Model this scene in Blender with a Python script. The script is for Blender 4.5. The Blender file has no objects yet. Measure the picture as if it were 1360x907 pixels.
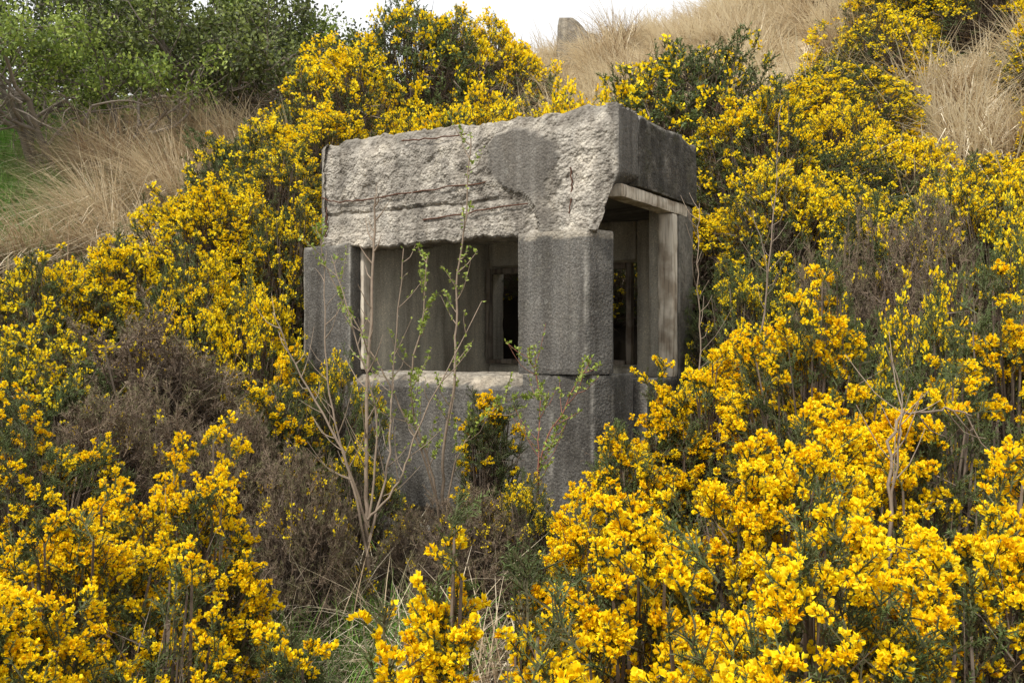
import bpy, math, random
import numpy as np
from mathutils import Vector, noise as mnoise
C = bpy.context.scene.collection
PI = math.pi
F_PX = 1240.0
CZ = 1.7

# ------------------------------------------------------------------ helpers
def unit(a):
    return a/np.maximum(np.linalg.norm(a, axis=1, keepdims=True), 1e-9)
def perp(f, rng):
    return unit(np.cross(f, rng.normal(size=f.shape)))
def smooth(t):
    t = np.clip(t, 0, 1); return t*t*(3-2*t)

class Soup:
    def __init__(s): s.V=[]; s.F=[]; s.T=[]; s.n=0
    def add(s, V, F, T):
        s.V.append(V.reshape(-1,3)); s.F.append(F.reshape(-1,3)+s.n); s.T.append(T.reshape(-1)); s.n += V.reshape(-1,3).shape[0]
    def arrays(s):
        if not s.V: return np.zeros((0,3)), np.zeros((0,3),int), np.zeros(0)
        return np.concatenate(s.V), np.concatenate(s.F), np.concatenate(s.T)

def tri_mesh(name, V, F, T, mats, midx=None, smooth_sh=False):
    me = bpy.data.meshes.new(name)
    nV, nF = len(V), len(F)
    me.vertices.add(nV); me.vertices.foreach_set('co', V.astype(np.float32).ravel())
    me.loops.add(nF*3); me.loops.foreach_set('vertex_index', F.astype(np.int32).ravel())
    me.polygons.add(nF)
    me.polygons.foreach_set('loop_start', (np.arange(nF)*3).astype(np.int32))
    me.polygons.foreach_set('loop_total', np.full(nF,3,np.int32))
    for m in mats: me.materials.append(m)
    if midx is not None: me.polygons.foreach_set('material_index', midx.astype(np.int32))
    a = me.attributes.new('tone','FLOAT','POINT'); a.data.foreach_set('value', T.astype(np.float32))
    me.update(calc_edges=True)
    me.polygons.foreach_set('use_smooth', np.full(nF, smooth_sh))
    return me

def spikes(S, P, D, L, W, T, rng):
    a = perp(D, rng)
    V = np.stack([P+a*W[:,None]/2, P-a*W[:,None]/2, P+D*L[:,None]],1)
    n=len(P); S.add(V, np.arange(3*n).reshape(n,3), np.repeat(T,3))
def kites(S, P, D, L, W, bend, T, rng, a=None):
    if a is None: a = perp(D, rng)
    nn = np.cross(D,a)
    m = P+D*(L*.5)[:,None]+nn*(bend*L)[:,None]
    V = np.stack([P, m+a*W[:,None]/2, m-a*W[:,None]/2, P+D*L[:,None]],1)
    n=len(P); b=np.arange(n)[:,None]*4
    F=np.stack([b+np.array([[0,1,3]]), b+np.array([[0,3,2]])],1)
    S.add(V,F,np.repeat(T,4))
def pea(S, P, f, s, T, rng):
    a = perp(f,rng); g=np.cross(f,a)
    flip=np.sign(g[:,2]+1e-6)[:,None]; g=g*flip
    h=unit(f*.75+g*.7)
    s1=s[:,None]
    V=np.stack([P, P+h*.6*s1+a*.42*s1+f*.12*s1, P+h*.6*s1-a*.42*s1+f*.12*s1, P+h*1.05*s1,
                P, P+f*.55*s1+a*.28*s1, P+f*.55*s1-a*.28*s1, P+f*1.0*s1, P+f*.5*s1+g*.32*s1],1)
    n=len(P); b=np.arange(n)[:,None]*9
    F=np.concatenate([b+np.array([[*t]]) for t in ((0,1,3),(0,3,2),(4,5,8),(5,7,8),(4,8,6),(6,8,7))],0)
    TT=np.repeat(T[:,None],9,1); TT[:,4:]-=.14; TT[:,0]-=.3
    S.add(V,F,TT)
def prisms(S, A, B, ra, rb, T, rng, k=3):
    D=unit(B-A); a=perp(D,rng); b=np.cross(D,a)
    vs=[]
    for (Q,r) in ((A,ra),(B,rb)):
        for i in range(k):
            t=2*PI*i/k
            vs.append(Q+(a*math.cos(t)+b*math.sin(t))*r[:,None])
    V=np.stack(vs,1); n=len(A); o=np.arange(n)[:,None]*2*k
    F=[]
    for i in range(k):
        j=(i+1)%k
        F.append(o+np.array([[i,j,k+j]])); F.append(o+np.array([[i,k+j,k+i]]))
    S.add(V,np.concatenate(F,0),np.repeat(T,2*k))
def blades(S, P, az, L, W, lean, droop, T, rng, ns=4):
    lat=np.stack([np.cos(az),np.sin(az),np.zeros_like(az)],1)
    side=np.stack([-np.sin(az),np.cos(az),np.zeros_like(az)],1)
    vs=[]; ts=[]
    for i in range(ns+1):
        t=i/ns
        q=P.copy()
        q+=lat*(L*(lean*t+droop*.8*t*t))[:,None]
        q[:,2]+=L*(t-droop*.85*t*t)
        w=(W*(1-t)**.6*.5+.0004)[:,None]
        vs+= [q+side*w,q-side*w]; ts+=[T-.2+.4*t,T-.2+.4*t]
    V=np.stack(vs,1); n=len(P); o=np.arange(n)[:,None]*2*(ns+1)
    F=[]
    for i in range(ns):
        a=2*i
        F.append(o+np.array([[a,a+1,a+3]])); F.append(o+np.array([[a,a+3,a+2]]))
    S.add(V,np.concatenate(F,0),np.stack(ts,1))
def path_tube(S, pts, r0, r1, T, rng, k=6, sub=5, wob=0.0):
    pts=[Vector(p) for p in pts]; out=[]
    n=len(pts)
    for i in range(n-1):
        p0=pts[max(i-1,0)];p1=pts[i];p2=pts[i+1];p3=pts[min(i+2,n-1)]
        for j in range(sub):
            t=j/sub
            out.append(.5*((2*p1)+(p2-p0)*t+(2*p0-5*p1+4*p2-p3)*t*t+(3*p1-p0-3*p2+p3)*t**3))
    out.append(pts[-1]); Q=np.array([tuple(v) for v in out])
    if wob: Q[1:-1]+=rng.normal(size=Q[1:-1].shape)*wob
    D=np.gradient(Q,axis=0); D=unit(D)
    ref=np.array([[.3,.9,.2]]); a=unit(np.cross(D,np.repeat(ref,len(Q),0))); b=np.cross(D,a)
    R=np.linspace(r0,r1,len(Q)); ring=[]
    for i in range(k):
        t=2*PI*i/k; ring.append(Q+(a*math.cos(t)+b*math.sin(t))*R[:,None])
    V=np.stack(ring,1); F=[]
    for m in range(len(Q)-1):
        for i in range(k):
            j=(i+1)%k; p=m*k
            F.append((p+i,p+j,p+k+j)); F.append((p+i,p+k+j,p+k+i))
    S.add(V,np.array(F),np.full(len(Q)*k,T))
    return Q,D

def link(name, me, parent=None, loc=None):
    o=bpy.data.objects.new(name,me); C.objects.link(o)
    if parent: o.parent=parent
    if loc is not None: o.location=loc
    return o
def tag(o,label,cat=None,group=None,kind=None):
    o['label']=label
    if cat: o['category']=cat
    if group: o['group']=group
    if kind: o['kind']=kind
    return o
def empty(name,loc,label,cat,group=None,rz=0):
    o=bpy.data.objects.new(name,None); C.objects.link(o); o.location=loc; o.rotation_euler=(0,0,rz); o.empty_display_size=.2
    return tag(o,label,cat,group)

# ------------------------------------------------------------------ materials
def newmat(name):
    m=bpy.data.materials.new(name); m.use_nodes=True; nt=m.node_tree; nt.nodes.clear()
    return m,nt
def ramp(nt,stops):
    r=nt.nodes.new('ShaderNodeValToRGB'); e=r.color_ramp.elements
    while len(e)<len(stops): e.new(.5)
    for i,(p,c) in enumerate(stops): e[i].position=p; e[i].color=(*c,1)
    return r
def tone_mat(name,stops,rough=.7,transl=0.0,noise_scale=None,spec=.3,objvar=.0):
    m,nt=newmat(name); N=nt.nodes; Lk=nt.links
    out=N.new('ShaderNodeOutputMaterial'); p=N.new('ShaderNodeBsdfPrincipled')
    at=N.new('ShaderNodeAttribute'); at.attribute_name='tone'
    r=ramp(nt,stops); src=at.outputs['Fac']
    if noise_scale:
        tc=N.new('ShaderNodeTexCoord'); nz=N.new('ShaderNodeTexNoise'); nz.inputs['Scale'].default_value=noise_scale; nz.inputs['Detail'].default_value=4
        Lk.new(tc.outputs['Object'],nz.inputs['Vector'])
        ma=N.new('ShaderNodeMath'); ma.operation='MULTIPLY_ADD'; Lk.new(nz.outputs['Fac'],ma.inputs[0]); ma.inputs[1].default_value=.6; 
        sb=N.new('ShaderNodeMath'); sb.operation='SUBTRACT'; Lk.new(src,sb.inputs[0]); sb.inputs[1].default_value=.3
        Lk.new(sb.outputs[0],ma.inputs[2]); src=ma.outputs[0]
    Lk.new(src,r.inputs['Fac']); col=r.outputs['Color']
    if objvar:
        oi=N.new('ShaderNodeObjectInfo'); hs=N.new('ShaderNodeHueSaturation')
        mr=N.new('ShaderNodeMapRange'); mr.inputs['To Min'].default_value=1-objvar; mr.inputs['To Max'].default_value=1+objvar
        Lk.new(oi.outputs['Random'],mr.inputs['Value']); Lk.new(mr.outputs[0],hs.inputs['Value']); Lk.new(col,hs.inputs['Color']); col=hs.outputs['Color']
    Lk.new(col,p.inputs['Base Color']); p.inputs['Roughness'].default_value=rough; p.inputs['Specular IOR Level'].default_value=spec
    if transl:
        t=N.new('ShaderNodeBsdfTranslucent'); Lk.new(col,t.inputs['Color']); mx=N.new('ShaderNodeMixShader'); mx.inputs[0].default_value=transl
        Lk.new(p.outputs[0],mx.inputs[1]); Lk.new(t.outputs[0],mx.inputs[2]); Lk.new(mx.outputs[0],out.inputs[0])
    else: Lk.new(p.outputs[0],out.inputs[0])
    return m
M_flower=tone_mat('gorse_petal',[(0,(.74,.36,.002)),(.28,(.92,.59,.003)),(.62,(.96,.73,.007)),(1,(1,.84,.04))],.6,.28,spec=.12)
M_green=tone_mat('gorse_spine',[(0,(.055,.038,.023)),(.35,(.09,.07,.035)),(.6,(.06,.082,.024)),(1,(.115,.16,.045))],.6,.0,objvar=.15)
M_deadfol=tone_mat('gorse_dead_spine',[(0,(.055,.037,.024)),(.4,(.135,.094,.062)),(.7,(.225,.168,.117)),(1,(.14,.135,.055))],.8)
M_bark=tone_mat('gorse_twig',[(0,(.03,.022,.015)),(.5,(.10,.072,.05)),(1,(.26,.205,.155))],.85)
M_straw=tone_mat('dry_grass_blade',[(0,(.12,.08,.045)),(.35,(.33,.235,.145)),(.7,(.62,.515,.35)),(1,(.76,.68,.51))],.75,.15)
M_grass=tone_mat('green_grass_blade',[(0,(.035,.08,.014)),(.5,(.11,.25,.033)),(1,(.25,.42,.08))],.6,.2)
M_leaf=tone_mat('spring_leaf',[(0,(.04,.055,.012)),(.5,(.17,.24,.04)),(1,(.40,.47,.09))],.5,.3)
M_leafdark=tone_mat('dark_leaf',[(0,(.022,.029,.011)),(.5,(.085,.107,.027)),(1,(.25,.30,.065))],.55,.2)
M_treebark=tone_mat('tree_bark',[(0,(.06,.048,.038)),(1,(.24,.20,.16))],.9,0,12)
M_stem=tone_mat('sapling_bark',[(0,(.10,.07,.05)),(.5,(.25,.19,.135)),(1,(.40,.33,.26))],.7,0,30)
M_stemred=tone_mat('sapling_red_bark',[(0,(.16,.06,.04)),(1,(.34,.15,.10))],.6,0,30)
M_rust=tone_mat('rusty_steel',[(0,(.05,.025,.018)),(1,(.17,.075,.04))],.9,0,40)

def concrete(name, rough_stops, smooth_stops, bump=1.0, moss=.0, agg=55, lich=.4):
    m,nt=newmat(name); N=nt.nodes; L=nt.links
    out=N.new('ShaderNodeOutputMaterial'); p=N.new('ShaderNodeBsdfPrincipled'); p.inputs['Roughness'].default_value=.92; p.inputs['Specular IOR Level'].default_value=.2
    tc=N.new('ShaderNodeTexCoord')
    def nz(s,d,r=.6,sc=(1,1,1)):
        mp=N.new('ShaderNodeMapping'); mp.inputs['Scale'].default_value=sc; L.new(tc.outputs['Object'],mp.inputs['Vector'])
        n=N.new('ShaderNodeTexNoise'); n.inputs['Scale'].default_value=s; n.inputs['Detail'].default_value=d; n.inputs['Roughness'].default_value=r
        L.new(mp.outputs[0],n.inputs['Vector']); return n.outputs['Fac']
    def mix(a,b,f,mode='MIX'):
        x=N.new('ShaderNodeMix'); x.data_type='RGBA'; x.blend_type=mode
        if isinstance(f,float): x.inputs['Factor'].default_value=f
        else: L.new(f,x.inputs['Factor'])
        for s,v in ((x.inputs[6],a),(x.inputs[7],b)):
            if isinstance(v,tuple): s.default_value=(*v,1)
            else: L.new(v,s)
        return x.outputs[2]
    at=N.new('ShaderNodeAttribute'); at.attribute_name='tone'
    r1=ramp(nt,rough_stops); L.new(nz(9,12,.7),r1.inputs['Fac'])
    r2=ramp(nt,smooth_stops); L.new(nz(95,6,.8),r2.inputs['Fac'])
    v=N.new('ShaderNodeTexVoronoi'); v.inputs['Scale'].default_value=agg; L.new(tc.outputs['Object'],v.inputs['Vector'])
    hs=N.new('ShaderNodeSeparateColor'); L.new(v.outputs['Color'],hs.inputs[0])
    rp=ramp(nt,[(0,(.6,.56,.52)),(.5,(.95,.93,.9)),(1,(1.2,1.17,1.12))]); L.new(hs.outputs[0],rp.inputs['Fac'])
    ero=mix(r1.outputs['Color'],rp.outputs['Color'],.7,'MULTIPLY')
    pit=ramp(nt,[(.32,(.4,.37,.34)),(.44,(1,1,1))]); L.new(nz(38,6,.65),pit.inputs['Fac'])
    ero=mix(ero,pit.outputs['Color'],.65,'MULTIPLY')
    v2=N.new('ShaderNodeTexVoronoi'); v2.inputs['Scale'].default_value=130; L.new(tc.outputs['Object'],v2.inputs['Vector'])
    h2=N.new('ShaderNodeSeparateColor'); L.new(v2.outputs['Color'],h2.inputs[0])
    rp2=ramp(nt,[(0,(.45,.42,.4)),(.25,(.9,.88,.86)),(.8,(1.0,.98,.95)),(1,(1.7,1.62,1.5))]); L.new(h2.outputs[1],rp2.inputs['Fac'])
    smo=mix(r2.outputs['Color'],rp2.outputs['Color'],.5,'MULTIPLY')
    col=mix(ero,smo,at.outputs['Fac'])
    st=ramp(nt,[(.3,(.45,.43,.40)),(.5,(.95,.95,.93)),(.7,(1.3,1.27,1.2))]); L.new(nz(2.6,6,.65,(1,1,.35)),st.inputs['Fac'])
    col=mix(col,st.outputs['Color'],.9,'MULTIPLY')
    st2=ramp(nt,[(.4,(1,1,1)),(.62,(.45,.43,.41))]); L.new(nz(7,5,.6,(1.5,1.5,.12)),st2.inputs['Fac'])
    col=mix(col,st2.outputs['Color'],.6,'MULTIPLY')
    li=ramp(nt,[(.58,(0,0,0)),(.68,(1,1,1))]); L.new(nz(14,8,.75),li.inputs['Fac'])
    lf=N.new('ShaderNodeMath'); lf.operation='MULTIPLY'; L.new(li.outputs['Color'],lf.inputs[0]); lf.inputs[1].default_value=lich
    col=mix(col,(.40,.39,.34),lf.outputs[0])
    ew=N.new('ShaderNodeAttribute'); ew.attribute_name='edge'
    col=mix(col,(.48,.45,.39),ew.outputs['Fac'])
    if moss:
        mo=ramp(nt,[(.52,(0,0,0)),(.68,(1,1,1))]); L.new(nz(5,8,.7),mo.inputs['Fac'])
        mf=N.new('ShaderNodeMath'); mf.operation='MULTIPLY'; L.new(mo.outputs['Color'],mf.inputs[0]); mf.inputs[1].default_value=moss
        col=mix(col,(.09,.085,.04),mf.outputs[0])
    L.new(col,p.inputs['Base Color'])
    ad=N.new('ShaderNodeMath'); ad.operation='ADD'; L.new(nz(60,8,.75),ad.inputs[0]); 
    vm=N.new('ShaderNodeMath'); vm.operation='MULTIPLY'; L.new(v.outputs['Distance'],vm.inputs[0]); vm.inputs[1].default_value=-1.2; L.new(vm.outputs[0],ad.inputs[1])
    b=N.new('ShaderNodeBump'); b.inputs['Distance'].default_value=.012
    ms=N.new('ShaderNodeMapRange'); ms.inputs['To Min'].default_value=min(1,.8*bump); ms.inputs['To Max'].default_value=.4*bump; L.new(at.outputs['Fac'],ms.inputs['Value']); L.new(ms.outputs[0],b.inputs['Strength'])
    L.new(ad.outputs[0],b.inputs['Height']); L.new(b.outputs[0],p.inputs['Normal']); L.new(p.outputs[0],out.inputs[0])
    return m
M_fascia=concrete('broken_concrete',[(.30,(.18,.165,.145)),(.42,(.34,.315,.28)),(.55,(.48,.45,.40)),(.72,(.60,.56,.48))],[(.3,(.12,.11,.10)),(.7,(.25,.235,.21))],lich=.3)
M_conc=concrete('weathered_concrete',[(.30,(.18,.16,.135)),(.5,(.40,.36,.30)),(.7,(.64,.57,.47))],[(.3,(.06,.057,.053)),(.5,(.135,.128,.118)),(.7,(.27,.26,.24))],.9,.15)
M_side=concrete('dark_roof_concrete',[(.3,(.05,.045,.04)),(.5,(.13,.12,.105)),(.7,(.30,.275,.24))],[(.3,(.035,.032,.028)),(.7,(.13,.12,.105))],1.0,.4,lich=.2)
M_inner=concrete('plastered_concrete',[(.3,(.09,.085,.072)),(.7,(.22,.205,.18))],[(.3,(.46,.43,.36)),(.7,(.72,.68,.58))],.3,.12,lich=.1)
def wood(name,c0,c1):
    m,nt=newmat(name); N=nt.nodes; L=nt.links
    out=N.new('ShaderNodeOutputMaterial'); p=N.new('ShaderNodeBsdfPrincipled'); p.inputs['Roughness'].default_value=.85
    tc=N.new('ShaderNodeTexCoord'); mp=N.new('ShaderNodeMapping'); mp.inputs['Scale'].default_value=(45,45,3) ; L.new(tc.outputs['Object'],mp.inputs['Vector'])
    n=N.new('ShaderNodeTexNoise'); n.inputs['Scale'].default_value=1; n.inputs['Detail'].default_value=6; L.new(mp.outputs[0],n.inputs['Vector'])
    r=ramp(nt,[(.3,c0),(.5,c1),(.75,tuple(min(1,q*1.2) for q in c1))]); L.new(n.outputs['Fac'],r.inputs['Fac'])
    n2=N.new('ShaderNodeTexNoise'); n2.inputs['Scale'].default_value=6; n2.inputs['Detail'].default_value=6; L.new(tc.outputs['Object'],n2.inputs['Vector'])
    r2=ramp(nt,[(.38,(.42,.36,.3)),(.55,(1,1,1))]); L.new(n2.outputs['Fac'],r2.inputs['Fac'])
    x=N.new('ShaderNodeMix'); x.data_type='RGBA'; x.blend_type='MULTIPLY'; x.inputs['Factor'].default_value=.8; L.new(r.outputs['Color'],x.inputs[6]); L.new(r2.outputs['Color'],x.inputs[7])
    L.new(x.outputs[2],p.inputs['Base Color'])
    b=N.new('ShaderNodeBump'); b.inputs['Distance'].default_value=.004; b.inputs['Strength'].default_value=.7; L.new(n.outputs['Fac'],b.inputs['Height']); L.new(b.outputs[0],p.inputs['Normal']); L.new(p.outputs[0],out.inputs[0])
    return m
M_wood=wood('weathered_timber',(.28,.23,.17),(.60,.53,.42))
M_wooddark=wood('dark_window_timber',(.07,.06,.048),(.22,.185,.145))

# ------------------------------------------------------------------ terrain
YS=[-300,-10,0,3,4.5,6,7.5,16,24,28,32,45,300]
ZS=[-30,-1.5,0,.05,.2,.55,1.25,4.95,8.0,9.15,9.55,9.7,7]
ang=-math.atan2(.516,.857); BX,BY=.667,5.9
def to_local(x,y):
    dx=x-BX; dy=y-BY; c,s=math.cos(-ang),math.sin(-ang)
    return dx*c-dy*s, dx*s+dy*c
def ground(x,y,dig=True):
    x=np.asarray(x,float); y=np.asarray(y,float)
    z=np.interp(y,YS,ZS)+(.2+.1*smooth((y-15)/10))*np.clip(x,0,30)*smooth((y-4)/10)
    z=z+.12*np.sin(x*.9+y*.35)*smooth((y-4)/6)+.07*np.sin(x*2.1-y*1.3+1)+.03*np.sin(x*5.3+y*4.1)
    z=z+.25*np.sin(x*.31+2+y*.2)*smooth((y-9)/8)
    z=z+(.16*np.sin(x*1.1+.5*y)+.1*np.sin(x*2.7-y*.8))*smooth((y-18)/6)
    lx,ly=to_local(x,y)
    cap=.52+1.0*np.maximum(0,-ly-1.3)+1.3*np.maximum(0,-lx-2.9)+1.0*np.maximum(0,lx-.4)
    z=np.where(ly<.3,np.minimum(z,cap),z)
    if dig:
        m=(lx>-2.55)&(lx<-.2)&(ly>.15)&(ly<2.45)
        z=np.where(m,np.minimum(z,.52),z)
    return z
def gz(x,y): return float(ground(x,y,False))
S_K=[-.6,-.5,-.42,-.36,-.28,-.22,-.15,-.05,.03,.06,.12,.2,.28,.34,.38,.45,.9]
S_L=[7.0,7.4,8.1,9.2,11.3,15,19,19,14,11.0,10.8,11.4,12.0,13.0,15.5,21,27]
def gorse_lim(x,y): return np.interp(x/np.maximum(y,.1),S_K,S_L)
def bare_patch(x,y):
    s=x/np.maximum(y,.1); return (s>.43)&(s<.60)&(y>9.6)&(y<15.5)

def axis(a,b,fine0,fine1,f,c):
    l=list(np.arange(fine0,fine1+1e-6,f)); 
    q=fine0; s=f
    while q>a: s=min(s*1.18,c); q-=s; l.insert(0,q)
    q=fine1; s=f
    while q<b: s=min(s*1.18 if q>14 else max(s,.3),c); q+=s; l.append(q)
    return np.array(l)
gx=axis(-300,300,-5,6,.12,20); gy=axis(-60,320,1,12,.12,20)
GX,GY=np.meshgrid(gx,gy); GZ=ground(GX,GY)
nx,ny=len(gx),len(gy)
V=np.stack([GX.ravel(),GY.ravel(),GZ.ravel()],1)
idx=np.arange(nx*ny).reshape(ny,nx)
a=idx[:-1,:-1].ravel(); b=idx[:-1,1:].ravel(); c=idx[1:,1:].ravel(); d=idx[1:,:-1].ravel()
F=np.concatenate([np.stack([a,b,c],1),np.stack([a,c,d],1)])
lim=gorse_lim(GX,GY)
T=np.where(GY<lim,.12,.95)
left=(GX<-2.5)&(GY>6.5); T=np.where(left&(GY>=lim),.5+.15*np.sin(GX*1.3+GY*.8),T)
T=np.where(left&(GY>9.5)&(GX/np.maximum(GY,.1)<-.46),.48,T)
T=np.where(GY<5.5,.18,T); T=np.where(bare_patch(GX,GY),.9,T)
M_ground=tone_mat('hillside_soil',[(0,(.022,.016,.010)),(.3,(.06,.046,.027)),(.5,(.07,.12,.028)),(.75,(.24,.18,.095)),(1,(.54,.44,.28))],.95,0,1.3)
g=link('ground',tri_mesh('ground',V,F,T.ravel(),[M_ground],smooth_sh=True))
tag(g,'steep hillside ground of brown litter, grass and soil',kind='structure')

# ------------------------------------------------------------------ gorse
def bush_data(seed,R,H,sprays,subs,slen,nsp,spl,spw,ffrac,nfl,fsz,lod,twigs=1500):
    rng=np.random.default_rng(seed)
    phi=rng.uniform(0,2*PI,sprays); cz=rng.uniform(0,1,sprays)
    sz=np.sqrt(1-cz**2); d=np.stack([np.cos(phi)*sz,np.sin(phi)*sz,cz],1)
    nb_=34; bd=unit(rng.normal(size=(nb_,3))*[1,1,.7]+[0,0,.3]); r=np.full(sprays,.78)
    for q in bd: r+=.17*np.exp(-((d-q)**2).sum(1)/.05)
    r=np.clip(r/np.percentile(r,97),.65,1.03)
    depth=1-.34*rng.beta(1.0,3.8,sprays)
    # a fuller, cushion-like profile than an ellipsoid
    hz=np.clip(d[:,2],0,1)**.75
    tip=np.stack([d[:,0]*R,d[:,1]*R,hz*H],1)*(r*depth)[:,None]
    tip[:,2]*=H*.98/np.percentile(tip[:,2],98.5)
    tip+=rng.normal(size=tip.shape)*.020*min(R,.8)
    tip[:,2]=np.maximum(tip[:,2],.06)
    ax=unit(d*.95+np.array([0,0,.3])+rng.normal(size=d.shape)*.36)
    L=slen*rng.uniform(.6,1.35,sprays); start=tip-ax*L[:,None]
    pd=unit(rng.normal(size=(11,3))+[0,0,.3]); pf=np.full(sprays,.24)
    for q in pd: pf+=.7*np.exp(-((d-q)**2).sum(1)/.10)
    pf=np.minimum(pf,1.1)*(.6+.55*cz)*ffrac*1.7*smooth((depth-.72)/.2)
    isf=rng.uniform(size=sprays)<pf
    par=np.repeat(np.arange(sprays),subs)
    t=rng.uniform(.2,.98,len(par)); p=start[par]+ax[par]*(L[par]*t)[:,None]
    sd=unit(ax[par]*.7+perp(ax[par],rng)*.75+np.array([0,0,.2])); sl=L[par]*rng.uniform(.3,.65,len(par))
    S0=np.concatenate([start,p]); SD=np.concatenate([ax,sd]); SL=np.concatenate([L,sl])
    SF=np.concatenate([isf,isf[par]&(rng.uniform(size=len(par))<.85)])
    dep=np.concatenate([depth,depth[par]]); stn=rng.uniform(-.2,.2,sprays); stn=np.concatenate([stn,stn[par]])
    fol=Soup(); flo=Soup(); br=Soup()
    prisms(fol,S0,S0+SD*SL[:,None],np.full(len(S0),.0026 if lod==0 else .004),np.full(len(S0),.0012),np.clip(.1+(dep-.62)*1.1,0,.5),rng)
    k=np.repeat(np.arange(len(S0)),nsp); k=k[rng.uniform(size=len(k))<np.clip(SL[k]/slen*1.2,.3,1)]
    t=rng.uniform(.12,1.0,len(k)); P=S0[k]+SD[k]*(SL[k]*t)[:,None]
    D=unit(SD[k]*.6+perp(SD[k],rng)*.85)
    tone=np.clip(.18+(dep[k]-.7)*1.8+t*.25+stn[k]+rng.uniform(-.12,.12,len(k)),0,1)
    ll=spl*rng.uniform(.5,1.25,len(k))*(1.1-.4*t)
    spikes(fol,P,D,ll,np.full(len(k),spw),tone,rng)
    fi=np.where(SF)[0]; k=np.repeat(fi,nfl)
    if len(k):
        k=k[rng.uniform(size=len(k))<np.clip(SL[k]/slen*1.3,.45,1)]
        t=rng.uniform(0,1,len(k))**.7*.55+.47; f=unit(SD[k]*.55+perp(SD[k],rng)*.8+np.array([0,0,.15]))
        P=S0[k]+SD[k]*(SL[k]*t)[:,None]+f*rng.uniform(.002,.010 if lod<2 else .035,len(k))[:,None]
        tone=np.clip(.6+stn[k]*.8+rng.normal(0,.17,len(k)),0,1); s=fsz*rng.uniform(.65,1.2,len(k))
        if lod==0: pea(flo,P,f,s,tone,rng)
        else: kites(flo,P,f,s,s*.9,rng.uniform(-.3,.3,len(k)),tone,rng)
    nb=sprays//3; ii=rng.choice(sprays,nb,replace=False); E=start[ii]; root=rng.normal(size=(nb,3))*[R*.13,R*.13,0]
    mid=root*.4+E*.6; mid[:,2]=E[:,2]*.42+.02; mid+=rng.normal(size=mid.shape)*.05*R
    prisms(br,root,mid,np.full(nb,.014),np.full(nb,.008),rng.uniform(.1,.7,nb),rng,4)
    prisms(br,mid,E,np.full(nb,.008),np.full(nb,.004),rng.uniform(.2,.9,nb),rng,3)
    w=unit(rng.normal(size=(twigs,3))+[0,0,.4]); w[:,2]=np.abs(w[:,2]); rr=rng.uniform(.35,.84,twigs)
    P=w*np.array([R,R,H])*rr[:,None]; D=unit(w*.6+rng.normal(size=w.shape)*.6+[0,0,.3])
    wid=.004 if lod==0 else (.007 if lod==1 else .014)
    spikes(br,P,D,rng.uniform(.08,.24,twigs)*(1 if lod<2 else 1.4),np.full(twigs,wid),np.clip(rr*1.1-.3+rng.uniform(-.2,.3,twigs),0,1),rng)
    n2=twigs*3; kk=rng.integers(0,twigs,n2); P2=P[kk]+D[kk]*rng.uniform(0,.16,n2)[:,None]
    spikes(br,P2,unit(rng.normal(size=(n2,3))),np.full(n2,spl*1.4),np.full(n2,spw*1.2),np.clip(rr[kk]*.9-.3+rng.uniform(-.15,.2,n2),0,1),rng)
    return fol.arrays(),flo.arrays(),br.arrays()
BANK={}
def mk_meshes(kind,fo,fl,br):
    fm=M_deadfol if kind=='dead' else M_green
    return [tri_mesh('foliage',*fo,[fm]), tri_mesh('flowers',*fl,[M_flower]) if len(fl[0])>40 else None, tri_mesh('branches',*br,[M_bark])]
def bank(kind,R0,H0,n,**kw):
    out=[]
    for i in range(n):
        dt=bush_data(100*len(BANK)+i*7+3,R0,H0,**kw)
        out.append((mk_meshes(kind,*dt),dt))
    BANK[kind]=(R0,H0,out)
bank('mid',.8,1.3,5,sprays=900,subs=5,slen=.12,nsp=16,spl=.028,spw=.005,ffrac=.74,nfl=12,fsz=.0205,lod=1,twigs=2200)
bank('dead',.8,1.2,3,sprays=640,subs=6,slen=.16,nsp=24,spl=.034,spw=.0045,ffrac=.06,nfl=10,fsz=.020,lod=1,twigs=3600)
bank('sparse',.8,1.3,4,sprays=800,subs=5,slen=.13,nsp=20,spl=.029,spw=.005,ffrac=.30,nfl=11,fsz=.020,lod=1,twigs=3000)
bank('far',1.2,1.6,4,sprays=900,subs=3,slen=.16,nsp=8,spl=.050,spw=.012,ffrac=.76,nfl=9,fsz=.037,lod=2,twigs=1200)
bank('fardark',1.2,1.6,4,sprays=950,subs=3,slen=.16,nsp=12,spl=.053,spw=.013,ffrac=.36,nfl=8,fsz=.037,lod=2,twigs=1500)

rnd=random.Random(5); bseed=[900]
NEAR={'near':(.56,19,.0158),'nearfine':(.66,17,.0130),'nearsparse':(.24,16,.0145)}
def place_bush(px,topy,Y,R,kind,label,var=None,group=None,name='gorse_bush'):
    x=(px-680)/F_PX*Y; z0=gz(x,Y)-.04; top=CZ+(453.5-topy)/F_PX*Y; H=max(.35,top-z0)
    if kind in NEAR:
        ff,nf,fs=NEAR[kind]
        bseed[0]+=1; dens=R*(R+1.7*H)/(.7*(.7+2.2))
        fine=kind!='near'
        dt=bush_data(bseed[0],R,H,sprays=int((1000 if fine else 820)*dens)+40,subs=6,slen=.095 if fine else .11,nsp=26 if fine else 32,spl=.018,spw=.0028,ffrac=ff,nfl=nf,fsz=fs,lod=0,twigs=int(3400*dens))
        meshes=mk_meshes(kind,*dt)
        o=empty(name,(x,Y,z0),label,'bush',group,0)
    else:
        R0,H0,vs=BANK[kind]
        meshes=vs[(rnd.randrange(len(vs)) if var is None else var)%len(vs)][0]
        o=empty(name,(x,Y,z0),label,'bush',group,rnd.uniform(0,2*PI)); s=R/R0; o.scale=(s,s,H/H0)
    for nm,me in zip(('foliage','flowers','branches'),meshes):
        if me: link(nm,me,o)
    return o
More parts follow.
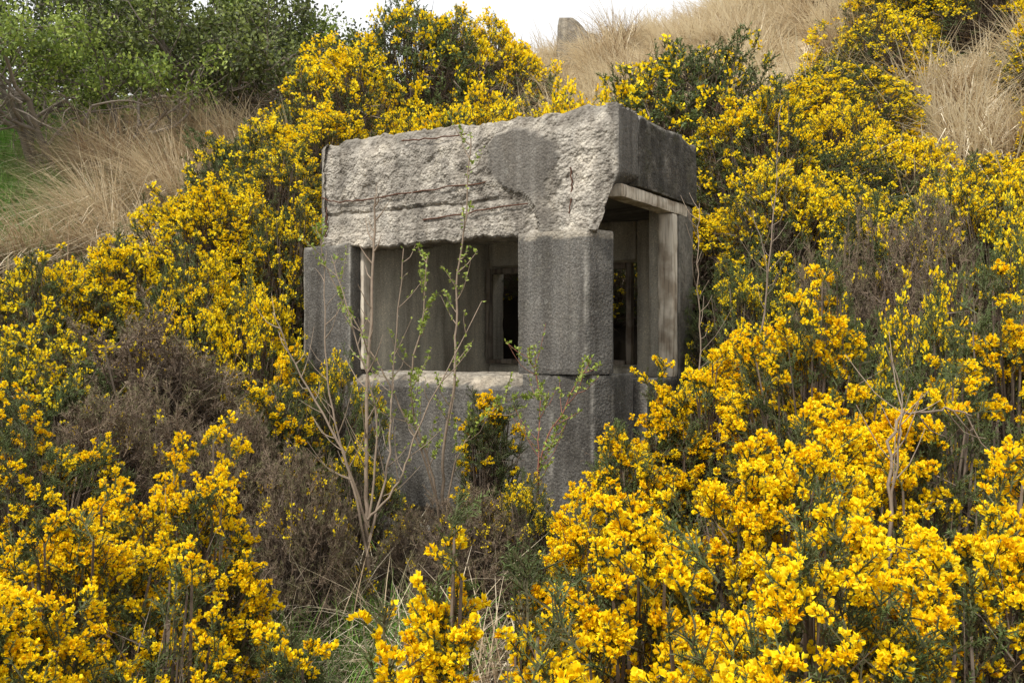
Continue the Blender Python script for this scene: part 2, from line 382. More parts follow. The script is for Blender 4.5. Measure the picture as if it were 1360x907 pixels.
B=[
(1000,590,2.7,.66,'near','big flowering gorse bush in the right foreground with fat yellow spikes'),
(1290,685,2.1,.52,'near','near gorse bush in the bottom right corner with large yellow flowers'),
(1120,720,2.0,.44,'near','low gorse bush at the bottom edge right of centre'),
(860,705,2.3,.42,'near','gorse bush in the foreground just right of the bottom centre sprigs'),
(705,730,1.8,.15,'near','narrow gorse sprig with a fat yellow cluster at the bottom centre'),
(575,705,2.1,.16,'near','small gorse bush with yellow tufts below the concrete wall, bottom centre left'),
(515,845,1.6,.10,'near','small gorse tuft cut by the bottom edge left of centre'),
(970,820,1.6,.22,'near','gorse tuft cut by the bottom edge, right of centre'),
(745,820,1.5,.10,'near','lowest gorse sprig at the bottom centre'),
(1085,385,4.2,.54,'near','tall upright gorse bush right of the timber post, tallest of the near ones'),
(1220,495,3.3,.5,'near','gorse bush with upright yellow spikes behind the right foreground'),
(1350,395,4.3,.55,'near','gorse bush cut by the right edge at half height'),
(945,465,4.7,.48,'near','yellow gorse bush hiding the foot of the timber post'),
(880,515,4.7,.34,'near','gorse bush against the right side of the low wall'),
(825,570,4.3,.34,'near','gorse bush in front of the right lower corner of the concrete wall'),
(775,660,3.6,.32,'near','low gorse bush below the corner pillar'),
(648,525,5.2,.24,'nearsparse','loose gorse bush with few yellow sprigs against the low wall'),
(235,615,3.4,.52,'nearfine','dense gorse bush in the left foreground nearest the grassy gap'),
(85,680,2.9,.5,'nearfine','dense small flowered gorse bush in the left foreground'),
(5,790,2.3,.36,'nearfine','gorse bush in the bottom left corner'),
(190,780,2.5,.4,'nearfine','low gorse bush at the bottom edge on the left'),
(395,840,2.6,.18,'nearsparse','small dark gorse bush with few flowers beside the grassy gap'),
(30,540,4.4,.6,'nearsparse','dark green gorse with scattered flowers at the left edge'),
(205,425,5.9,.95,'dead','brown dead gorse bush between the yellow slope and left foreground'),
(60,440,5.5,.7,'sparse','brown green gorse bush at the left edge beside the big dead one'),
(140,520,4.9,.6,'dead','low brown dead gorse bush in front of the bigger dead one'),
(370,480,5.6,.48,'nearsparse','gorse bush with scattered flowers left of the bunker wall'),
(300,545,4.9,.55,'dead','tangled brown gorse bush in front of the big dead one on the right'),
(400,610,4.5,.42,'dead','withered brown gorse bush beside the bare sapling'),
(448,480,6.1,.38,'sparse','gorse bush at the foot of the left pillar'),
(475,590,5.5,.33,'sparse','dark gorse bush at the left lower corner of the front wall'),
(625,655,4.7,.4,'dead','grey brown dead gorse clump at the foot of the front wall'),
(550,680,5.0,.34,'dead','low dead gorse clump at the left foot of the front wall'),
(700,640,4.9,.3,'sparse','low dark gorse bush under the corner pillar wall'),
(50,350,6.8,.8,'mid','yellow gorse bush at the left edge below the dry grass'),
(165,322,7.3,.75,'mid','yellow gorse bush above the brown dead one'),
(290,255,8.2,.9,'mid','bright yellow gorse bush left of the roof block'),
(385,280,8.1,.7,'mid','yellow gorse bush touching the left side of the bunker'),
(250,335,7.1,.65,'mid','low yellow gorse bush in the middle of the left slope'),
(335,385,6.9,.58,'mid','yellow gorse bush low against the left pillar'),
(365,205,9.8,.85,'mid','yellow gorse bush at the upper end of the left slope below the tree'),
(430,150,11.0,1.1,'mid','yellow gorse bush behind the left end of the roof'),
(440,60,15.0,1.4,'far','gorse bush beside the left trees, its top half in bloom'),
(560,-4,17.5,1.9,'fardark','tallest dark gorse bush on the left skyline'),
(655,24,18.5,1.5,'far','rounded gorse bush on the skyline left of the concrete stump'),
(905,62,11.6,1.5,'fardark','rounded dark gorse bush directly above the right end of the roof'),
(750,124,10.6,.9,'far','low gorse bush peeping over the middle of the roof'),
(610,128,11.5,1.1,'far','gorse bush behind the left half of the roof'),
(790,330,9.05,.75,'sparse','dark gorse bush seen through the rear window of the bunker'),
(722,320,9.4,.7,'sparse','dark gorse bush seen through the left part of the rear window'),
(1200,32,18,1.4,'far','gorse bush at the top right edge of the hilltop grass'),
(1300,-10,17,1.9,'fardark','tall dark gorse bush in the top right corner'),
(1010,125,10.2,1.05,'mid','yellow gorse bush right of the roof on the slope'),
(1120,105,12.0,1.2,'far','yellow gorse bush below the hilltop grass on the right'),
(1040,220,8.6,.85,'mid','gorse bush close to the right side of the bunker roof'),
(1150,280,7.4,.8,'sparse','dark gorse bush with few flowers on the right slope'),
(1290,230,7.8,.75,'mid','flowering gorse bush on the right slope near the edge'),
(990,345,7.0,.55,'sparse','dark gorse bush beside the right side of the timber post'),
(1225,285,6.3,.7,'dead','brown withered gorse bush on the right slope'),
(1110,325,6.5,.5,'dead','smaller brown withered gorse bush on the right slope, behind the tall upright one'),
(1345,300,6.3,.55,'sparse','gorse bush cut by the right edge above the middle'),
(1130,420,5.6,.5,'sparse','dark green gorse bush behind the tall upright one'),
(1240,390,5.0,.5,'sparse','brown green gorse bush on the right between the withered one and the foreground'),
(985,445,5.6,.45,'sparse','dark gorse bush low beside the rear of the low wall'),
]
for b_ in B: place_bush(*b_[:5],b_[5])

# the rest of the hillside gorse as one mass
rng=np.random.default_rng(11)
Vs=[];Fs=[];Ts=[];Ms=[]; n0=0
own=[((b_[0]-680)/F_PX*b_[2],b_[2],b_[3]) for b_ in B]
y=6.6; cnt=0
while y<27:
    step=.95 if y<11 else (1.3 if y<17 else 1.8)
    x=-.62*y
    while x<.66*y+1:
        qx=x+rng.uniform(-.4,.4)*step; qy=y+rng.uniform(-.4,.4)*step; x+=step
        if qy>gorse_lim(qx,qy) or bare_patch(qx,qy): continue
        lx,ly=to_local(qx,qy)
        if -3.5<lx<.9 and -2.2<ly<3.1: continue
        if qx/qy>-.3 and qx/qy<.2 and qy<8: continue
        if any((qx-a)**2+(qy-b)**2<(r*.5)**2 for a,b,r in own): continue
        right=qx>1.5; near=qy<9.5; u_=rng.uniform()
        if near: kd='mid' if u_<(.42 if right else .85) else ('sparse' if u_<(.85 if right else .93) else 'dead')
        else: kd='far' if u_<(.6 if right else .85) else 'fardark'
        Rr,Hr,src=BANK[kd]
        R=step*rng.uniform(.7,1.0); H=rng.uniform(.85,1.3)*(1 if near else 1.1)
        if qx/qy>.2 and qy>gorse_lim(qx,qy)-1.5: H*=.75
        fo,fl,br=src[rng.integers(len(src))][1]
        th=rng.uniform(0,2*PI); c_,s_=math.cos(th),math.sin(th); k=R/Rr
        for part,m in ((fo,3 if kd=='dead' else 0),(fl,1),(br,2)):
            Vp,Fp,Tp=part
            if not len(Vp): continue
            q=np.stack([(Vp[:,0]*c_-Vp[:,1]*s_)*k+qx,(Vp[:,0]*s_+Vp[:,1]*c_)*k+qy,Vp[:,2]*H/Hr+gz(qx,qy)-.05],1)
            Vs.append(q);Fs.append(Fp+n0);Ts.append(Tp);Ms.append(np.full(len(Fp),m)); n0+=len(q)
        cnt+=1
    y+=step*.9
print('THICKET',cnt,sum(len(f) for f in Fs))
o=link('gorse_thicket',tri_mesh('gorse_thicket',np.concatenate(Vs),np.concatenate(Fs),np.concatenate(Ts),[M_green,M_flower,M_bark,M_deadfol],np.concatenate(Ms)))
tag(o,'mass of yellow flowering gorse covering the hillside behind the bunker','gorse',kind='stuff')

# ------------------------------------------------------------------ grasses
def tufts(name,label,cat,centers,nb,L,W,lean,droop,mat,tone,seed,spread=.18,ns=4,tv=.12):
    rng=np.random.default_rng(seed); S=Soup(); c=np.array(centers); n=len(c)
    k=np.repeat(np.arange(n),nb); off=rng.normal(size=(len(k),2))*spread
    sc=rng.uniform(.5,1.35,n)[k]
    X=c[k,0]+off[:,0]*sc; Y=c[k,1]+off[:,1]*sc; Z=ground(X,Y,False)-.03
    az=np.arctan2(off[:,1],off[:,0])+rng.normal(0,.6,len(k)); m=rng.uniform(size=len(k))<.45
    az=np.where(m,rng.normal(-2.2,.6,len(k)),az)
    tn=np.clip(tone+rng.normal(0,tv,n)[k]+rng.normal(0,.14,len(k)),0,1)
    blades(S,np.stack([X,Y,Z],1),az,L*rng.uniform(.5,1.2,len(k))*sc,np.full(len(k),W),rng.uniform(.1,lean,len(k)),rng.uniform(.1,droop,len(k)),tn,rng,ns)
    o=link(name,tri_mesh(name,*S.arrays(),[mat])); tag(o,label,cat,kind='stuff')
rng=np.random.default_rng(3)
def scat(n,x0,x1,y0,y1,cond):
    out=[]
    while len(out)<n:
        x=rng.uniform(x0,x1); y=rng.uniform(y0,y1)
        if cond(x,y): out.append((x,y))
    return out
tufts('dry_grass','arching pale dry grass tussocks on the left slope under the trees','grass',
   scat(170,-13,-2,7,18,lambda x,y: y>gorse_lim(x,y)-.2 and -.7<x/y<-.2 and not(x/y<-.46 and y>10.5)),230,.9,.011,1.2,1.5,M_straw,.56,1,.075,5,.26)
tufts('green_grass','patches of fresh green grass among the dry tussocks on the left slope','grass',
   scat(1200,-13,-2.5,7,20,lambda x,y: y>gorse_lim(x,y)-.2 and ((-.7<x/y<-.44 and y>9.4) or (x/y<-.22 and rng.uniform()<.5))),100,.42,.012,.5,.8,M_grass,.5,2,.25,3)
tufts('hilltop_grass','pale straw grass covering the hilltop on the right','grass',
   scat(900,-3,20,9.4,36,lambda x,y: (y>gorse_lim(x,y)-.5 or bool(bare_patch(x,y))) and x/y>-.07 and (x/y<.6)),130,1.0,.018,.9,1.35,M_straw,.84,4,.13,4,.3)
lo=scat(80,-1.6,.6,1.9,5.0,lambda x,y: True)
tufts('foreground_dry_grass','dry straw and dead stems between the foreground gorse bushes','grass',lo,85,.55,.006,.8,1.1,M_straw,.56,5,.15)
tufts('foreground_green_grass','green grass in the gap below the bare sapling','grass',
   scat(80,-1.4,-.3,2.4,4.6,lambda x,y: True),90,.38,.006,.5,.6,M_grass,.6,6,.14)

# ------------------------------------------------------------------ bunker
root=empty('concrete_bunker',(BX,BY,.5),'ruined grey concrete observation bunker with broken roof edge and open window slots','bunker',rz=ang)
def fb(p,s,o=3):
    v=0;a=1;t=0
    for i in range(o):
        v+=a*mnoise.noise(Vector((p[0]*s,p[1]*s,p[2]*s))+Vector((i*7.1,3.3,1.7))); t+=a; a*=.5; s*=2.1
    return v/t
def rough_prism(name,poly,z0,z1,res,amp,mat,tonef=lambda x,y,z:1.0,mapf=None,top=.008,bot=.004,corner=.012,extra=None,parent=root,off=.5,sm=True,edgef=None):
    A=sum(poly[i][0]*poly[(i+1)%len(poly)][1]-poly[(i+1)%len(poly)][0]*poly[i][1] for i in range(len(poly)))
    if A<0: poly=poly[::-1]
    pts=[];n=len(poly)
    def nrm(a,b):
        dx,dy=b[0]-a[0],b[1]-a[1]; l=math.hypot(dx,dy); return (dy/l,-dx/l)
    for i in range(n):
        a,b=poly[i],poly[(i+1)%n]; pv=poly[i-1]; nn=nrm(a,b); np_=nrm(pv,a)
        k=max(1,int(math.ceil(math.hypot(b[0]-a[0],b[1]-a[1])/res)))
        for j in range(k):
            t=j/k; q=(a[0]+(b[0]-a[0])*t,a[1]+(b[1]-a[1])*t)
            pts.append((q,((nn[0]+np_[0])/2,(nn[1]+np_[1])/2) if j==0 else nn, j==0))
    rows=max(1,int(math.ceil((z1-z0)/res))); Vt=[];Tn=[];En=[]
    for r in range(rows+1):
        z=z0+(z1-z0)*r/rows
        for (q,nn,cn) in pts:
            p=(q[0],q[1],z); e=amp*(fb(p,5)+.5*fb(p,16))+(extra(*p) if extra else 0)
            if cn: e+=corner*(1+2.2*max(0,fb(p,7)))
            if r in(0,rows): e+=corner*.8
            x=q[0]-nn[0]*e; y=q[1]-nn[1]*e; zz=z
            w=r/rows
            zz+=top*w*w*(fb((q[0],q[1],9),4)+.6*fb((q[0],q[1],4),18))+bot*(1-w)**2*(fb((q[0],q[1],2),4)+.6*fb((q[0],q[1],7),18))
            t_=tonef(q[0],q[1],z)
            if mapf: x,y,zz=mapf(x,y,zz)
            Vt.append((x,y,zz-off)); Tn.append(t_)
            En.append(edgef(q[0],q[1],z) if edgef else (.45*max(0,.4+2*fb(p,9)) if (cn or r in (0,rows)) else 0.0))
    m=len(pts); Fc=[]
    for r in range(rows):
        for i in range(m):
            j=(i+1)%m; Fc.append((r*m+i,r*m+j,(r+1)*m+j,(r+1)*m+i))
    Fc.append(tuple(range(m))[::-1]); Fc.append(tuple(rows*m+i for i in range(m)))
    me=bpy.data.meshes.new(name); me.from_pydata(Vt,[],Fc); me.materials.append(mat)
    a=me.attributes.new('tone','FLOAT','POINT'); a.data.foreach_set('value',np.array(Tn,np.float32))
    a=me.attributes.new('edge','FLOAT','POINT'); a.data.foreach_set('value',np.clip(np.array(En,np.float32),0,.8))
    if sm:
        me.polygons.foreach_set('use_smooth',np.full(len(Fc),True)); me.set_sharp_from_angle(angle=math.radians(28))
    return link(name,me,parent)
def fasc(px,py):
    r=(px-680)/F_PX; u=(BX-BY*r)/(.857+.516*r); return u, CZ+(453.5-py)/F_PX*(BY+.516*u)
patch=[fasc(*q) for q in ((645,212),(646,194),(656,180),(674,171),(696,170),(718,176),(734,188),(741,204),(736,220),(726,232),(722,246),(722,262),(730,282),(738,325),(716,325),(712,300),(706,278),(694,260),(672,252),(652,236))]
def inpoly(x,y,P):
    c=False
    for i in range(len(P)):
        x1,y1=P[i];x2,y2=P[i-1]
        if (y1>y)!=(y2>y) and x<(x2-x1)*(y-y1)/(y2-y1)+x1: c=not c
    return c
def pmask(x,y,z):
    if y>.02: return 0.0
    s=0
    for dx,dz in ((0,0),(.012,0),(-.012,0),(0,.012),(0,-.012)):
        X=x+dx;Z=z+dz; s+=inpoly(-X+.035*fb((X,1,Z),12)+.02*fb((X,7,Z),40),Z+.035*fb((X,5,Z),12)+.02*fb((X,3,Z),40),patch)
    return s/5
def f_extra(x,y,z):
    if y>.02: return .012*abs(fb((x,y,z),9))
    pm=pmask(x,y,z)
    e=.020+.034*(fb((x,y,z),2.6)+.1)+.018*fb((x,y+4,z),9)+.014*fb((x,y+8,z),34)
    e=e+.014*float(smooth(fb((x,y+2,z),5)*5))
    zl=2.665+.03*fb((x,0,1),3)
    if x<-.72:
        e+=.024*math.exp(-((z-zl)/.013)**2)*(1 if x<-.9 else .5)
        if z<zl: e=e*.7+.014
    if z<2.50 and x<-.75: e-=.015
    if z>3.08: e+=(z-3.08)*.35*(1+fb((x,2,2),6))
    e=max(-.005,e)
    return e*(1-pm)+pm*(.012+.004*fb((x,y,z),30))
def f_map(x,y,z):
    k=float(smooth((2.80-z)/.12)); lim=-(2.78-z)*.36-max(0,y)*.55
    if k>0: x=min(x, x*(1-k)+k*min(x,lim+.02*fb((1,1,z),12)))
    if x<-2.3: z=z+(x+2.3)*.15*(1 if z>3 else 0)
    return x,y,z
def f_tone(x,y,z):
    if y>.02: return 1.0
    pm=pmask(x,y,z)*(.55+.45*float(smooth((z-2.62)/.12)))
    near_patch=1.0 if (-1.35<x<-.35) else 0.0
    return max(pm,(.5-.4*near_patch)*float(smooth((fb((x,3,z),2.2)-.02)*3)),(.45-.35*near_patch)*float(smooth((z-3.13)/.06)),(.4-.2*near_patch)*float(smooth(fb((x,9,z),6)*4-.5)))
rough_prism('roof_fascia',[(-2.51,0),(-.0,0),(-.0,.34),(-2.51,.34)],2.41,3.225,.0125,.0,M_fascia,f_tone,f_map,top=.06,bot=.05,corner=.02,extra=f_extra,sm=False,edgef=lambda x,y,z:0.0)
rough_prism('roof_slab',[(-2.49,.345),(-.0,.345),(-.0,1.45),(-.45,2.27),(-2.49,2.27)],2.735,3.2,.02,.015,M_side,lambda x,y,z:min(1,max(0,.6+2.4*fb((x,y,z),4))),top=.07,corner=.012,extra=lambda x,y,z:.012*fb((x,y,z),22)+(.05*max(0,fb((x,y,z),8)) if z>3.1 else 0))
pil=rough_prism('corner_pillar',[(-.735,0),(-.224,0),(-.12,.2),(-.25,.42),(-.735,.42)],1.485,2.425,.02,.006,M_conc,lambda x,y,z: 1.0 if z<2.38+.05*fb((x,y,z),9) else .3,top=.01,corner=.006,
   edgef=lambda x,y,z: .5*max(0,.35+1.8*fb((x,y,z),8))*math.exp(-((x+.224)/.012)**2)*(1 if y<.02 else 0)+.35*max(0,.5+fb((x,y,z),8))*float(smooth((z-2.37)/.05)))
tag(pil,'dark grey square corner pillar with a chamfered edge')
rough_prism('end_pillar',[(-2.68,.0),(-2.2,.0),(-2.2,.2),(-2.68,.2)],1.44,2.43,.025,.01,M_conc,lambda x,y,z:1.0,top=.03,corner=.008)
rough_prism('side_wall',[(-2.66,.205),(-2.22,.205),(-2.22,2.25),(-2.66,2.25)],.3,2.73,.05,.004,M_inner,lambda x,y,z:1.0)
def sill_t(x,y,z):
    return float(smooth(.22+.35*fb((x,y,z),9))) if (z>1.40+.10*fb((x,y,z),6) and -2.2<x<-.72) else 1.0
def sill_m(x,y,z):
    if -2.22<x<-.72 and z>1.38: 
        k=(z-1.38)/.10; 
        if y<.2: y+=.13*k*(1+.9*fb((x,0,0),5)); z-=.04*k*max(0,.5+1.5*fb((x,2,0),4))
    return x,y,z
rough_prism('front_wall',[(-2.675,.006),(-.48,.006),(-.2,.055),(-.13,.215),(-.12,.53),(-.4,.53),(-.6,.36),(-2.675,.36)],.0,1.478,.022,.009,M_conc,sill_t,sill_m,top=.012,corner=.006)
rough_prism('flank_wall',[(-.03,.555),(-.03,1.14),(-.36,1.14),(-.36,.555)],.2,1.44,.03,.012,M_conc,top=.02)
rough_prism('rear_pier',[(-.03,1.16),(-.03,1.45),(-.45,2.25),(-.72,2.25),(-.72,1.95),(-.47,1.95),(-.28,1.48),(-.28,1.16)],.2,2.73,.03,.006,M_inner,lambda x,y,z:0.0 if x>-.1 else 1.0)
rough_prism('rear_wall',[(-2.215,1.955),(-.725,1.955),(-.725,2.24),(-2.215,2.24)],.2,1.49,.04,.006,M_inner,top=.01)
rough_prism('rear_lintel',[(-2.215,1.955),(-.725,1.955),(-.725,2.24),(-2.215,2.24)],2.40,2.73,.04,.006,M_inner)
rough_prism('floor_slab',[(-2.2,.37),(-.4,.56),(-.4,1.9),(-2.2,1.94)],.55,.64,.1,.004,M_inner)
def timber(name,b,mat,amp=.004):
    x0,x1,y0,y1,z0,z1=b
    return rough_prism(name,[(x0,y0),(x1,y0),(x1,y1),(x0,y1)],z0,z1,.02,amp,mat,corner=.007,top=.006,bot=.006)
timber('timber_lintel',(-.15,-.025,.12,1.32,2.64,2.722),M_wood)
timber('timber_post',(-.145,-.03,1.02,1.13,1.445,2.632),M_wood)
timber('timber_strip',(-2.193,-2.155,.10,.19,1.49,2.40),M_wood)
for b in ((-2.2,-2.15,1.88,1.95,1.5,2.37),(-.79,-.735,1.88,1.95,1.5,2.37),(-2.149,-.791,1.885,1.95,2.32,2.37),(-2.149,-.791,1.87,1.95,1.5,1.54),(-1.2,-1.17,1.89,1.94,1.541,2.319)):
    timber('window_frame',b,M_wooddark,.001)
rg=np.random.default_rng(9)
for i,pl in enumerate([[(470,266),(560,254),(645,241)],[(532,187),(570,184),(618,177)],[(425,262),(445,268),(470,266)],[(560,292),(630,281),(700,270)],[(756,222),(758,250),(754,283)],[(430,315),(433,295),(431,275)]]):
    S=Soup(); pts=[]
    for q in pl:
        u,z=fasc(*q); pts.append((-u,.015,z-.5))
    path_tube(S,pts,.0055,.0045,.4,rg,6,6,.004)
    link('reinforcing_bar',tri_mesh('reinforcing_bar',*S.arrays(),[M_rust],smooth_sh=True),root)

def block(name,loc,size,label,cat,rz,seed,mat=M_fascia,tone=.0):
    poly=[]; r=random.Random(seed)
    for i in range(7):
        t=2*PI*i/7+r.uniform(-.2,.2); k=r.uniform(.8,1.05); poly.append((math.cos(t)*size[0]*k,math.sin(t)*size[1]*k))
    o=rough_prism(name,poly,0,size[2],.02,.03,mat,lambda x,y,z:tone,top=.08,corner=.02,parent=None,off=0,sm=False)
    o.location=loc; o.rotation_euler=(.06,.1,rz); tag(o,label,cat); return o
def atp(px,py,Y): return ((px-680)/F_PX*Y, Y, CZ+(453.5-py)/F_PX*Y)
p=atp(528,700,5.6); block('concrete_block',(p[0],p[1],gz(p[0],p[1])-.05),(.19,.14,.26),'pale broken concrete block lying at the foot of the front wall','concrete block',.3,2)
p=atp(764,66,25.0)
def stump_m(x,y,z):
    if z>.3: z=z-(z-.3)*min(1,max(0,(x+.1))*1.5+(.5 if x>.12 else 0))
    return x*(1-.12*max(z,0)),y,z
rough=rough_prism('concrete_stump',[(-.5,-.3),(.6,-.3),(.6,.3),(-.5,.3)],-2.0,.75,.06,.02,M_conc,lambda x,y,z:.35,stump_m,corner=.01,parent=None,off=0)
rough.location=p; tag(rough,'small grey concrete stump standing on the skyline above the bunker','concrete stump')

# ------------------------------------------------------------------ saplings
def sapling(name,base,label,stems,mat,seed,cat='sapling'):
    rng=np.random.default_rng(seed); bx,by,bz=atp(*base); bz=gz(bx,by)
    e=empty(name,(bx,by,bz),label,cat)
    for st,r0,lf in stems:
        pts=[np.array(atp(*q))-np.array([bx,by,bz]) for q in st]
        S=Soup(); Q,D=path_tube(S,pts,r0,r0*.35,.4,rng,6,6,.004)
        n=len(Q)
        LS=Soup()
        for k in range(int(n*.25),n-1):
            if rng.uniform()<.8:
                d=unit((D[k]*.9+perp(D[k:k+1],rng)[0]*.9)[None])[0]; l=rng.uniform(.06,.32)*(1-.4*k/n)
                m=Q[k]+d*l*.5+rng.normal(size=3)*.008; t=Q[k]+d*l+np.array([0,0,l*.25])
                path_tube(S,[Q[k],m,t],r0*.42,.0012,.5,rng,4,2)
                if lf:
                    nn=int(lf*rng.uniform(7,18)); tt=rng.uniform(.2,1,nn)[:,None]; P=Q[k]+(t-Q[k])*tt
                    kites(LS,P,unit(rng.normal(size=(nn,3))+[0,0,.5]),rng.uniform(.016,.031,nn),rng.uniform(.010,.019,nn),rng.uniform(-.2,.2,nn),rng.uniform(.5,1,nn),rng)
        if lf:
            nn=int(30*lf); k=rng.integers(int(n*.35),n,nn)
            kites(LS,Q[k],unit(rng.normal(size=(nn,3))+[0,0,.6]),rng.uniform(.016,.03,nn),rng.uniform(.010,.018,nn),rng.uniform(-.2,.2,nn),rng.uniform(.5,1,nn),rng)
        so=link('stem',tri_mesh('stem',*S.arrays(),[mat],smooth_sh=True),e)
        if lf and LS.n: link('leaves',tri_mesh('leaves',*LS.arrays(),[M_leaf]),so)
sapling('bare_sapling',(488,770,4.6),'bare brown multi stemmed sapling rising in front of the left window opening',[
 ([(488,780,4.6),(487,680,4.7),(486,560,4.8),(492,430,4.9),(497,320,5.0),(498,262,5.0)],.014,0),
 ([(489,740,4.6),(470,650,4.7),(445,560,4.8),(432,450,4.9),(430,350,5.0)],.008,0),
 ([(490,700,4.6),(455,600,4.6),(400,500,4.7),(362,415,4.7)],.008,0),
 ([(490,720,4.6),(515,620,4.8),(522,500,5.0),(536,330,5.1)],.008,.3),
 ([(488,700,4.6),(500,560,4.7),(470,440,4.7),(440,340,4.8)],.007,.4),
 ([(488,690,4.6),(530,640,4.7),(560,560,4.8),(640,400,5.0)],.007,.3),
],M_stem,21)
sapling('leafy_sapling',(590,720,5.1),'tall thin sapling with small fresh green leaves reaching above the window opening',[
 ([(590,720,5.1),(588,620,5.1),(603,500,5.1),(606,400,5.2),(618,290,5.2),(625,180,5.2)],.010,1.3),
 ([(590,710,5.1),(570,620,5.1),(545,520,5.1),(560,430,5.1),(568,340,5.1)],.009,2.6),
 ([(588,700,5.1),(560,600,5.0),(500,480,5.0),(440,370,5.0),(420,300,5.0)],.007,1.5),
 ([(590,690,5.1),(610,600,5.1),(660,540,5.1),(720,520,5.0)],.006,2.2),
],M_stem,22)
sapling('red_stemmed_sapling',(712,700,5.0),'short reddish stemmed sapling in front of the corner pillar base',[
 ([(712,700,5.0),(718,610,5.0),(745,550,5.0),(785,475,5.0)],.006,1.3),
 ([(714,680,5.0),(715,600,5.0),(716,520,5.1),(700,470,5.1)],.005,1.2),
],M_stemred,23)
sapling('bare_sapling',(925,560,5.2),'single bare upright stem standing beside the timber post',[
 ([(928,560,5.2),(930,450,5.3),(926,350,5.3),(929,270,5.4)],.005,0)],M_stem,24)
sapling('bare_sapling',(1012,440,5.8),'thin bare stem rising above the gorse on the right slope',[
 ([(1008,470,5.8),(1018,380,5.8),(1030,260,5.9),(1034,150,5.9)],.006,0),
 ([(1010,450,5.8),(1018,360,5.8),(1000,280,5.9)],.004,0)],M_stem,25)
sapling('bare_sapling',(1185,720,2.6),'grey knotted bare twig standing among the right foreground gorse',[
 ([(1180,760,2.6),(1183,660,2.6),(1190,560,2.7),(1250,545,2.8),(1290,552,2.8)],.006,0),
 ([(1183,680,2.6),(1195,580,2.6),(1200,520,2.7)],.004,0)],M_stem,26)

# ------------------------------------------------------------------ trees
def tree(name,x,y,h,spread,label,leafmat,seed,nstem=4,nleaf=16000,lsize=.07,dark=.5,low=.2,keep=.6):
    rng=np.random.default_rng(seed); z=gz(x,y)-.1; e=empty(name,(x,y,z),label,'tree')
    TB=Soup(); CB=Soup(); ends=[]
    def grow(p,d,l,r,dep,S):
        k=3; pts=[p]; q=p.copy(); dd=d.copy()
        for i in range(k):
            dd=dd+rng.normal(size=3)*.18+np.array([0,0,.05]); dd/=np.linalg.norm(dd); q=q+dd*l/k; pts.append(q.copy())
        path_tube(S,pts,r,r*.6,rng.uniform(.3,.8),rng,6 if dep<2 else 4,2)
        if dep>=2: ends.extend(pts[1:])
        if dep<4:
            for i in range(3 if dep else 5):
                w=rng.normal(size=3); w-=w.dot(dd)*dd; w/=np.linalg.norm(w); nd=dd*.7+w*rng.uniform(.5,1.0); nd[2]=nd[2]*.75+.02; nd/=np.linalg.norm(nd)
                s=pts[-1] if i<1 else pts[rng.integers(1,4)]
                grow(s.copy(),nd,l*rng.uniform(.55,.8),r*.5,dep+1,CB)
    for i in range(nstem):
        a=2*PI*i/nstem+rng.uniform(-.4,.4); d=np.array([math.cos(a)*spread,math.sin(a)*spread,1.0]); d/=np.linalg.norm(d)
        grow(np.array([math.cos(a)*.15,math.sin(a)*.15,0]),d,h*.34,h*.017,0,TB)
    link('trunk',tri_mesh('trunk',*TB.arrays(),[M_treebark],smooth_sh=True),e)
    link('branches',tri_mesh('branches',*CB.arrays(),[M_treebark],smooth_sh=True),e)
    E=np.array(ends); E=E[E[:,2]>low]
    pick=rng.uniform(size=len(E))<keep; E=E[pick]
    k=rng.integers(0,len(E),nleaf); ct=rng.uniform(-.35,.35,len(E))
    P=E[k]+rng.normal(size=(nleaf,3))*h*.024
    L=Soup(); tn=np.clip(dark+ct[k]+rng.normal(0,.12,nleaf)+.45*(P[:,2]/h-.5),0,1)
    kites(L,P,unit(rng.normal(size=(nleaf,3))+[0,0,.3]),lsize*rng.uniform(.6,1.3,nleaf),lsize*.65*rng.uniform(.7,1.2,nleaf),rng.uniform(-.2,.2,nleaf),tn,rng)
    link('crown',tri_mesh('crown',*L.arrays(),[leafmat]),e)
tree('hawthorn_tree',-6.9,14.2,4.0,.7,'light green spreading tree with several thin stems at the top left corner',M_leaf,31,6,9500,.075,.52,1.5,.32)
tree('hawthorn_tree',-5.3,16.8,4.0,.95,'darker dense tree right of the top left one, above the dry grass',M_leafdark,32,7,14000,.085,.55,.9,.36)
tree('hawthorn_tree',-10.2,19,5.5,.9,'tree cut by the left edge behind the light green one',M_leafdark,33,6,18000,.09,.45,.8,.42)
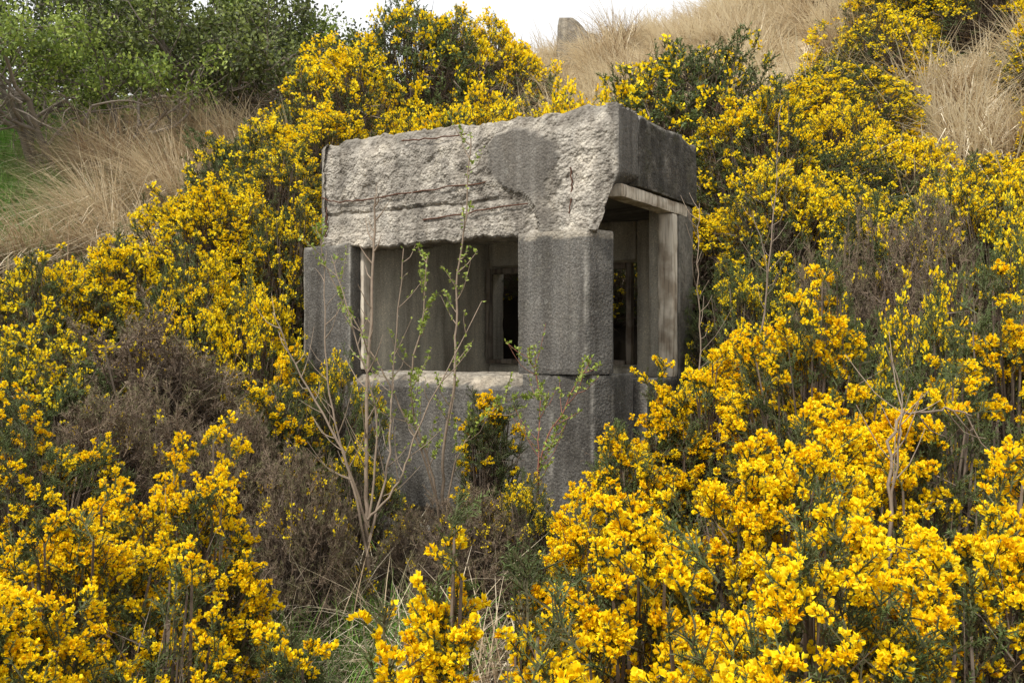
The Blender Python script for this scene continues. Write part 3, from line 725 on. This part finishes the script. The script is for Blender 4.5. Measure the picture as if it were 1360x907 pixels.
tree('hawthorn_tree',-8.2,22.5,5.4,.9,'tree farther up the slope between the two front trees',M_leaf,34,6,20000,.11,.35,.4,.45)
tree('hawthorn_tree',-5.7,23,4.6,.9,'small tree behind the dark gorse at the right end of the tree line',M_leafdark,35,6,18000,.11,.45,.3,.45)

# ------------------------------------------------------------------ light, sky, camera
w=bpy.data.worlds.new("World"); bpy.context.scene.world=w; w.use_nodes=True; nt=w.node_tree; N=nt.nodes; L=nt.links
bg=N['Background']; sky=N.new('ShaderNodeTexSky'); sky.sky_type='NISHITA'; sky.sun_disc=False
el=math.radians(52)
sky.sun_elevation=el; sky.sun_rotation=math.radians(220)
tc=N.new('ShaderNodeTexCoord'); nz=N.new('ShaderNodeTexNoise'); nz.inputs['Scale'].default_value=2.2; nz.inputs['Detail'].default_value=6; L.new(tc.outputs['Generated'],nz.inputs['Vector'])
rp=ramp(nt,[(.3,(8.6,8.7,8.8)),(.7,(10.0,9.9,9.7))]); L.new(nz.outputs['Fac'],rp.inputs['Fac'])
mx=N.new('ShaderNodeMix'); mx.data_type='RGBA'; mx.inputs['Factor'].default_value=.9; L.new(sky.outputs[0],mx.inputs[6]); L.new(rp.outputs['Color'],mx.inputs[7])
L.new(mx.outputs[2],bg.inputs['Color']); bg.inputs['Strength'].default_value=.13
sun=bpy.data.lights.new('sun','SUN'); sun.energy=4.3; sun.angle=math.radians(7); sun.color=(1,.96,.9)
so=bpy.data.objects.new('sun',sun); C.objects.link(so)
az=math.radians(220)
sd=Vector((math.sin(az)*math.cos(el),math.cos(az)*math.cos(el),math.sin(el)))
so.rotation_euler=sd.to_track_quat('Z','Y').to_euler(); so.location=(-5,-5,12)
cam=bpy.data.cameras.new('camera'); cam.lens=36*F_PX/1360; cam.sensor_width=36; cam.clip_end=1000; cam.clip_start=.05
co=bpy.data.objects.new('camera',cam); C.objects.link(co); co.location=(0,0,CZ); co.rotation_euler=(math.radians(90),0,0)
bpy.context.scene.camera=co
sc=bpy.context.scene; sc.view_settings.view_transform='Standard'; sc.view_settings.look='None'; sc.view_settings.exposure=0
